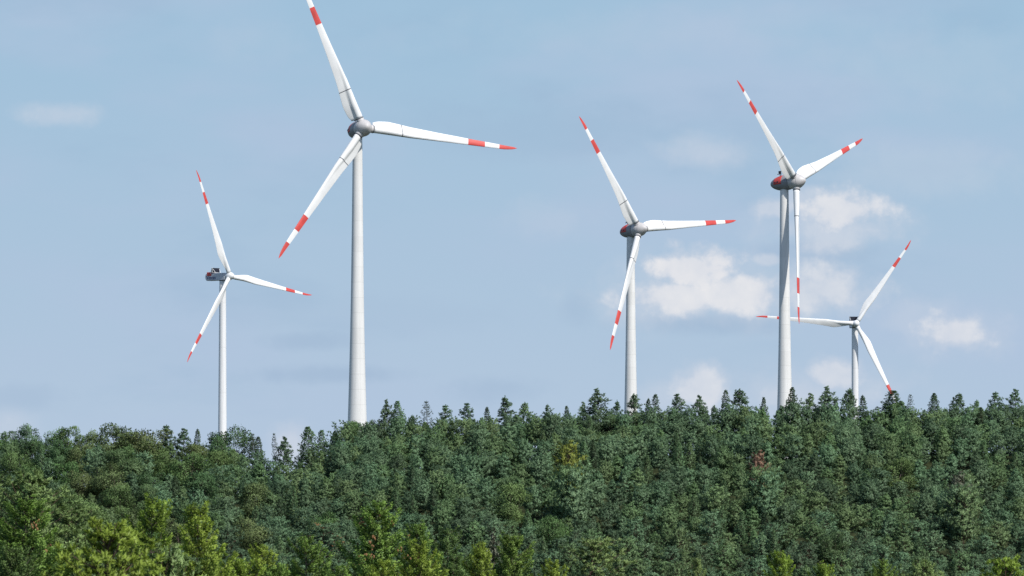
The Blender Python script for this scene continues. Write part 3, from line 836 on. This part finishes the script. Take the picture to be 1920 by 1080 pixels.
def egg_turbine(px, py, D, yaw, phi, label):
    hubw = at(px, py, D); n, u, v = frame_for(yaw)
    over = 3.9
    hdir = Vector((n.x, n.y, 0)).normalized()
    basexy = hubw - hdir*over*math.cos(R(5))
    gz = float(ground_z(basexy.x, basexy.y))
    root = empty('wind_turbine', (basexy.x, basexy.y, gz))
    tag(root, label, 'wind turbine', 'wind turbines behind the wooded ridge')
    hub = hubw - Vector((basexy.x, basexy.y, gz))
    o = hub - n*over                                       # point of the shaft above the tower
    ztop = o.z - 1.75
    # tower
    k = ztop
    prof = [(-1.5, 3.75), (0, 3.7)]
    for zz, rr in ((8, 3.35), (16, 2.85), (24, 2.42), (34, 2.1), (45, 1.82), (58, 1.58), (72, 1.40), (86, 1.26), (93, 1.19)):
        prof.append((zz/94*k, rr))
    prof = smooth_profile([(z, r) for z, r in prof], 4) + [(k, 1.17)]
    tower_obj(prof, root, M_TOWER)
    # yaw bearing
    fr = (Vector((o.x, o.y, 0)), Vector((0, 0, 1)), Vector((1, 0, 0)), Vector((0, 1, 0)))
    V, F = revolve([(k+.004, .3), (k+.004, 1.30), (k+.28, 1.34), (k+.5, 1.25)], (Vector((0, 0, 0)),) + fr[1:], 40)
    me = grid_mesh('yaw_ring', V, F); fix_normals(me); link('yaw_ring', me, root, [M_SEAM])
    # nacelle: egg of revolution
    fr = (o, n, u, v)
    nprof = smooth_profile([(-4.3, 0.0), (-4.15, .55), (-3.5, 1.16), (-2.4, 1.70), (-1.0, 2.05), (.4, 2.16), (1.5, 2.08), (1.95, 1.98)], 5)
    V, F = revolve(nprof + [(1.95, .6)], fr, 56); me = grid_mesh('nacelle', V, F); fix_normals(me)
    nac = link('nacelle', me, root, [M_NAC])
    # red marking band over the upper part of the nacelle (a proud shell)
    rp = [(s, r + .018) for s, r in nprof if -2.75 <= s <= .35]
    V, F = revolve(rp, fr, 40, R(-100), R(100)); me = grid_mesh('red_panel', V, F)
    pn = link('red_panel', me, nac, [M_RED])
    sol = pn.modifiers.new('thickness', 'SOLIDIFY'); sol.thickness = .012; sol.offset = 0
    for sg in (-1, 1):
        for s0 in (-1.95, -1.0):
            bm = bmesh.new()
            rr = 1.82 if s0 < -1.5 else 2.03
            a = R(82)*sg
            c = o + n*s0 + (u*math.sin(a) + v*math.cos(a))*(rr)
            nd = (u*math.sin(a) + v*math.cos(a)); td = n.cross(nd)
            box_bm(bm, c, (n, td, nd), (.27, .2, .08), .03)
            bm_obj('vent', bm, M_DARK, nac)
    # weather mast
    bm = bmesh.new(); b = o - n*1.15 + v*2.02
    bar_bm(bm, b, b + v*1.5, .09); bar_bm(bm, b + u*.5, b + u*.5 + v*1.15, .08)
    bar_bm(bm, b + v*.75 - u*.75, b + v*.75 + u*.8, .07)
    box_bm(bm, b + v*1.15, (n, u, v), (.35, .2, .32), .05)
    box_bm(bm, b - n*.45 + v*.62, (n, u, v), (.42, .12, .07), .02)
    bm_obj('weather_mast', bm, M_DARK, nac)
    # spinner
    sp = smooth_profile([(2.06, 1.95), (2.6, 2.02), (3.4, 2.14), (4.2, 2.10), (5.1, 1.80), (5.9, 1.30), (6.5, .72), (6.75, .3), (6.8, 0.0)], 5)
    V, F = revolve([(2.06, .6)] + sp, fr, 56); me = grid_mesh('spinner', V, F); fix_normals(me)
    spn = link('spinner', me, root, [M_SPIN])
    for s0, rr in ((4.75, 1.955),):
        V, F = revolve([(s0-.03, rr-.1), (s0-.03, rr+.022), (s0+.03, rr+.0), (s0+.03, rr-.1)], fr, 48); me = grid_mesh('spinner_seam', V, F); fix_normals(me)
        link('spinner_seam', me, spn, [M_NAC])
    for kk in range(3):
        a = R(phi - 120*kk)
        span = (u*math.cos(a) + v*math.sin(a))
        make_collar(hub, (span + n*.03).normalized(), 1.5, 2.45, .93, spn, M_SPIN)
        make_blade(ENER, hub, n, u, v, a, root)
    return root

def box_turbine(px, py, D, yaw, phi, label, tower, lettering):
    hubw = at(px, py, D); n, u, v = frame_for(yaw)
    over = 5.0
    hdir = Vector((n.x, n.y, 0)).normalized()
    basexy = hubw - hdir*over
    gz = float(ground_z(basexy.x, basexy.y))
    root = empty('wind_turbine', (basexy.x, basexy.y, gz))
    tag(root, label, 'wind turbine', 'wind turbines behind the wooded ridge')
    hub = hubw - Vector((basexy.x, basexy.y, gz))
    o = hub - n*over; k = o.z - 1.85
    tower_obj([(-1.5, tower[0]), (0, tower[0])] + [(k*f, tower[0]*(1-f) + tower[1]*f) for f in (.15, .3, .45, .6, .75, .9)] + [(k, tower[1])], root, M_STEEL)
    V, F = revolve([(k+.004, .4), (k+.004, tower[1]*1.06), (k+.4, tower[1]*1.06), (k+.4, .4)], (Vector((0, 0, 0)), Vector((0, 0, 1)), Vector((1, 0, 0)), Vector((0, 1, 0))), 40)
    me = grid_mesh('yaw_ring', V, F, smooth=False); fix_normals(me); link('yaw_ring', me, root, [M_SEAM])
    # nacelle: rounded box lying level, rear underside cut away
    nr, vr = n, v
    n, v = hdir, Vector((0, 0, 1)); o_r = o; o = o + Vector((0, 0, .2))
    outline = [(3.1, -1.5), (3.1, 1.55), (2.6, 1.85), (-9.2, 1.85), (-10.2, 1.35), (-10.6, .3), (-10.3, -1.0), (-9.6, -1.72), (2.6, -1.72)]
    rings = []
    for w, sc in ((-1.85, .90), (-1.72, .97), (-1.5, 1.0), (1.5, 1.0), (1.72, .97), (1.85, .90)):
        rings.append([o + n*((s + 3.7)*(.985 if sc < 1 and sc > .93 else (1 if sc == 1 else .96)) - 3.7) + v*(z*sc) + u*w for s, z in outline])
    V, F, M = loft(rings); me = grid_mesh('nacelle', V, F, smooth=False); fix_normals(me)
    nac = link('nacelle', me, root, [M_NAC2])
    # red marking over the rear upper part (proud saddle)
    bm = bmesh.new()
    box_bm(bm, o - n*7.6 + v*1.45, (n, u, v), (1.6, 1.88, .95), .15)
    bm_obj('red_panel', bm, M_RED, nac)
    # rooftop cooler: dark radiator in a pale frame with raking struts
    bm = bmesh.new(); c = o - n*5.0 + v*3.35
    box_bm(bm, c, (n, u, v), (.5, 2.25, 1.05), .03)
    cool = bm_obj('cooler', bm, M_DARK, nac)
    bm = bmesh.new()
    for sg in (-1, 1):
        box_bm(bm, c + u*sg*2.32, (n, u, v), (.2, .06, 1.1), .02)
        bar_bm(bm, o - n*3.0 + u*sg*1.7 + v*1.75, c + u*sg*2.2 + v*.7 + n*.3, .10)
        bar_bm(bm, o - n*6.6 + u*sg*1.8 + v*1.7, c + u*sg*2.35 + v*1.2, .16)
    box_bm(bm, c - v*1.1, (n, u, v), (.42, 2.26, .14), .03)
    bm_obj('cooler_frame', bm, M_WHITE, cool)
    if lettering:
        cu = bpy.data.curves.new('lettering', 'FONT'); cu.body = 'Vestas'; cu.size = 2.5; cu.extrude = .01; cu.align_x = 'CENTER'; cu.align_y = 'CENTER'; cu.offset = .03
        tmp = bpy.data.objects.new('tmp_text', cu); col.objects.link(tmp)
        dg = bpy.context.evaluated_depsgraph_get(); me = bpy.data.meshes.new_from_object(tmp.evaluated_get(dg))
        bpy.data.objects.remove(tmp); bpy.data.curves.remove(cu)
        side = -u
        rot = Matrix((n, v, n.cross(v))).transposed()
        # the visible flank faces -u; text x runs toward the hub as seen from there
        if n.cross(v).dot(side) < 0: rot = Matrix((-n, v, (-n).cross(v))).transposed()
        for vv in me.vertices: vv.co = (o - n*6.2 + v*-.35 + side*1.875) + rot @ vv.co
        link('lettering', me, nac, [M_BLUE])
    # spinner
    n, v, o = nr, vr, o_r
    V, F = revolve([(3.2, .8), (3.2, 1.62)] + smooth_profile([(3.25, 1.66), (4.2, 1.86), (5.2, 1.88), (6.2, 1.62), (6.9, 1.1), (7.25, .5), (7.3, 0)], 5), (o, n, u, v), 48)
    me = grid_mesh('spinner', V, F); fix_normals(me); spn = link('spinner', me, root, [M_WHITE])
    for kk in range(3):
        a = R(phi - 120*kk); span = u*math.cos(a) + v*math.sin(a)
        make_collar(hub, (span + n*.03).normalized(), 1.2, 1.72, 1.17, spn, M_WHITE, False)
        make_blade(VEST, hub, n, u, v, a, root, 2.0, .6)
    return root

box_turbine(430.6, 517.5, 2836, 47.2, 111.1, 'white turbine at far left with boxy grey nacelle and rooftop cooler', (2.35, 1.60), True)
egg_turbine(680.9, 238.8, 1447, 23.6, 113.5, 'tallest, nearest white turbine, its upper blade cut by the top of the photo')
egg_turbine(1199.6, 429.6, 1774, 43.3, 125.1, 'egg-nacelle turbine right of centre, one blade pointing flat to the right')
egg_turbine(1494.2, 339.4, 1632, 57.9, 139.5, 'egg-nacelle turbine turned right with red band visible and lowest blade hanging straight down')
box_turbine(1605.6, 607.0, 3160, 4.0, 55.7, 'smallest white turbine at right, its left blade passing behind another tower', (2.15, 1.72), False)

# ------------------------------------------------------------------ sun and sky
SUN_AZ, SUN_EL = 40.0, 47.0          # azimuth measured from behind the camera toward the right
to_sun = Vector((math.sin(R(SUN_AZ))*math.cos(R(SUN_EL)), -math.cos(R(SUN_AZ))*math.cos(R(SUN_EL)), math.sin(R(SUN_EL))))
sd = bpy.data.lights.new('sun', 'SUN'); sd.energy = 4.4; sd.angle = R(0.5); sd.color = (1.0, 0.955, 0.89)
so = bpy.data.objects.new('sun', sd); col.objects.link(so)
so.rotation_euler = to_sun.to_track_quat('Z', 'Y').to_euler()

w = bpy.data.worlds.new('World'); scene.world = w; w.use_nodes = True
nt = w.node_tree; N = nt.nodes; L = nt.links
for nd in list(N): N.remove(nd)
wo = N.new('ShaderNodeOutputWorld'); bg = N.new('ShaderNodeBackground'); L.new(bg.outputs[0], wo.inputs[0])
sky = N.new('ShaderNodeTexSky'); sky.sky_type = 'NISHITA'; sky.sun_disc = False
sky.sun_elevation = R(SUN_EL); sky.sun_rotation = math.atan2(to_sun.x, to_sun.y); sky.air_density = 1.0; sky.dust_density = 0.6; sky.ozone_density = 1.2
STR = 0.145
bg.inputs['Strength'].default_value = STR
tc = N.new('ShaderNodeTexCoord'); sp = N.new('ShaderNodeSeparateXYZ'); L.new(tc.outputs['Generated'], sp.inputs[0])
def wm(op, a, b=None, c=None, clamp=False):
    n = N.new('ShaderNodeMath'); n.operation = op; n.use_clamp = clamp
    for i, v in enumerate((a, b, c)):
        if v is None: continue
        if isinstance(v, (int, float)): n.inputs[i].default_value = v
        else: L.new(v, n.inputs[i])
    return n.outputs[0]
def wmap(v, a, b, c, d, smooth=True):
    n = N.new('ShaderNodeMapRange'); n.interpolation_type = 'SMOOTHSTEP' if smooth else 'LINEAR'
    L.new(v, n.inputs[0])
    for i, q in enumerate((a, b, c, d)): n.inputs[i+1].default_value = q
    return n.outputs[0]
def wmix(f, a, b):
    n = N.new('ShaderNodeMix'); n.data_type = 'RGBA'
    if isinstance(f, (int, float)): n.inputs[0].default_value = f
    else: L.new(f, n.inputs[0])
    for i, q in ((6, a), (7, b)):
        if isinstance(q, tuple): n.inputs[i].default_value = (*q, 1)
        else: L.new(q, n.inputs[i])
    return n.outputs[2]
def lin(r, g, b, k=1/STR):
    f = lambda c: (c/255/12.92 if c/255 <= .04045 else ((c/255 + .055)/1.055)**2.4)*k
    return (f(r), f(g), f(b))
# tangent of azimuth / elevation as seen from the ground, scaled so that 1 unit = 0.522 degrees
ysafe = wm('MAXIMUM', sp.outputs['Y'], 0.05)
U = wm('MULTIPLY', wm('DIVIDE', sp.outputs['X'], ysafe), FPX/100)
E_ = wm('MULTIPLY', wm('DIVIDE', sp.outputs['Z'], ysafe), FPX/100)
cv = N.new('ShaderNodeCombineXYZ'); L.new(U, cv.inputs[0]); L.new(E_, cv.inputs[1])
fwd = wmap(sp.outputs['Y'], .2, .5, 0, 1)
def noise(scale, detail, rough=.55, off=(0, 0, 0), stretch=(1, 1, 1)):
    mp = N.new('ShaderNodeMapping'); mp.inputs['Location'].default_value = off; mp.inputs['Scale'].default_value = stretch
    L.new(cv.outputs[0], mp.inputs[0])
    n = N.new('ShaderNodeTexNoise'); n.inputs['Scale'].default_value = scale; n.inputs['Detail'].default_value = detail; n.inputs['Roughness'].default_value = rough
    L.new(mp.outputs[0], n.inputs['Vector']); return n.outputs['Fac']
nzA = noise(1.25, 10, .55); nzB = noise(.35, 6, .55, (7, 3, 0), (.55, 1.3, 1)); nzC = noise(3.0, 6, .6, (2, 9, 0)); nzD = noise(.22, 4, .5, (4, 1, 0), (.6, 1.6, 1))
# clear-sky gradient in the low band, real sky model above it
grad = wmap(sp.outputs['Z'], 0.0, 0.085, 0, 1, False)
low = wmix(grad, lin(183, 200, 221), lin(161, 193, 218))
low = wmix(wm('MULTIPLY', wmap(nzD, .42, .68, 0, 1), .75), low, lin(177, 196, 221))
low = wmix(wm('MULTIPLY', wmap(nzB, .5, .75, 0, 1), .35), low, lin(150, 180, 208))
cmask = None; smask = None
CLOUDS = [ # veils first, then the brighter heads
 (1370, 545, 260, 70, .42, 1.3, .7), (1560, 420, 150, 66, .40, 1.3, .7), (1780, 620, 115, 55, .34, 1.3, .7), (1480, 735, 230, 52, .40, 1.4, .7), (1240, 530, 110, 70, .30, 1.4, .7),
 # px, py, half width, half height, opacity, softness, ragged
 (1300, 502, 85, 44, 1.0, .85, .85), (1385, 550, 105, 42, .95, 1.0, .75), (1265, 558, 120, 40, .95, 1.0, .75), (1195, 580, 75, 34, .40, 1.1, .7),
 (1530, 545, 120, 54, .78, 1.1, .75), (1578, 396, 92, 46, .92, .95, .85), (1570, 430, 120, 44, .60, 1.0, .7), (1520, 370, 50, 24, .55, 1., .8), (1452, 390, 42, 22, .62, .9, .8), (1440, 488, 26, 14, .55, .9, .8),
 (1788, 624, 70, 40, .85, 1.0, .8), (1710, 600, 60, 40, .30, 1.1, .7), (1318, 728, 58, 45, .80, .9, .6), (1240, 745, 60, 35, .35, 1.1, .7), (1562, 705, 55, 34, .75, .9, .6), (1500, 742, 110, 50, .55, 1.1, .6),
 (112, 213, 75, 24, .46, 1.1, .7), (1320, 285, 90, 36, .42, 1.2, .7), (1040, 410, 90, 40, .16, 1.2, .8), (545, 830, 45, 40, .6, 1.1, .5), (20, 805, 60, 40, .35, 1.1, .5),
 (1720, 320, 220, 60, .22, 1.2, .7), (470, 75, 90, 40, .10, 1.2, .8), (1250, 60, 500, 45, .10, 1.3, .8), (1750, 120, 260, 80, .14, 1.3, .8),
]
SHADE = [(580, 640, 90, 20, .5), (640, 702, 150, 20, .55), (930, 728, 110, 30, .4), (1330, 608, 170, 22, .55), (1010, 250, 200, 60, .3), (1500, 470, 120, 20, .4), (1080, 575, 40, 40, .3), (700, 590, 300, 40, .15), (40, 745, 80, 30, .35)]
def blob(px, py, hw, hh, soft, rag, nz):
    s = N.new('ShaderNodeVectorMath'); s.operation = 'SUBTRACT'; L.new(cv.outputs[0], s.inputs[0]); s.inputs[1].default_value = ((px-960)/100, (HORIZON-py)/100, 0)
    m = N.new('ShaderNodeVectorMath'); m.operation = 'MULTIPLY'; L.new(s.outputs[0], m.inputs[0]); m.inputs[1].default_value = (100/hw, 100/hh, 0)
    l = N.new('ShaderNodeVectorMath'); l.operation = 'LENGTH'; L.new(m.outputs[0], l.inputs[0])
    d = wm('SUBTRACT', 1.38, l.outputs['Value'])
    d = wm('ADD', d, wm('ADD', wm('MULTIPLY', wm('SUBTRACT', nz, .5), 2.6*rag), wm('MULTIPLY', wm('SUBTRACT', nzC, .5), .9*rag)))
    return wmap(d, 0.0, soft, 0, 1)
for (px, py, hw, hh, op, so_, rg) in CLOUDS:
    b = wm('MULTIPLY', blob(px, py, hw, hh, so_, rg, nzA), op)
    cmask = b if cmask is None else wm('MAXIMUM', cmask, b)
for (px, py, hw, hh, op) in SHADE:
    b = wm('MULTIPLY', blob(px, py, hw, hh, 1.1, .9, nzB), op)
    smask = b if smask is None else wm('MAXIMUM', smask, b)
low = wmix(wm('MULTIPLY', smask, .8), low, lin(154, 178, 206))
ccol = wmix(wm('ADD', wm('MULTIPLY_ADD', cmask, 1.1, -.42), wm('ADD', wm('MULTIPLY', wm('SUBTRACT', nzA, .5), 1.5), wm('MULTIPLY', wm('SUBTRACT', nzC, .5), .6)), clamp=True), lin(206, 213, 226), lin(233, 233, 236))
low = wmix(wm('MULTIPLY', cmask, fwd), low, ccol)
hi = wmap(sp.outputs['Z'], 0.10, 0.45, 0, 1)
L.new(wmix(hi, low, sky.outputs[0]), bg.inputs['Color'])

# ------------------------------------------------------------------ camera
cd = bpy.data.cameras.new('camera'); cam = bpy.data.objects.new('camera', cd); col.objects.link(cam)
cd.sensor_width = 36; cd.lens = FPX*36/1920; cd.clip_start = 1; cd.clip_end = 60000
cam.location = (0, 0, 0); cam.rotation_euler = (R(90) + math.atan((HORIZON - 540)/FPX), 0, 0)
cd.dof.use_dof = True; cd.dof.focus_distance = 1350; cd.dof.aperture_fstop = 5.6
scene.camera = cam
scene.view_settings.view_transform = 'Standard'; scene.view_settings.look = 'None'; scene.view_settings.exposure = 0
scene.cycles.max_bounces = 6; scene.cycles.diffuse_bounces = 3
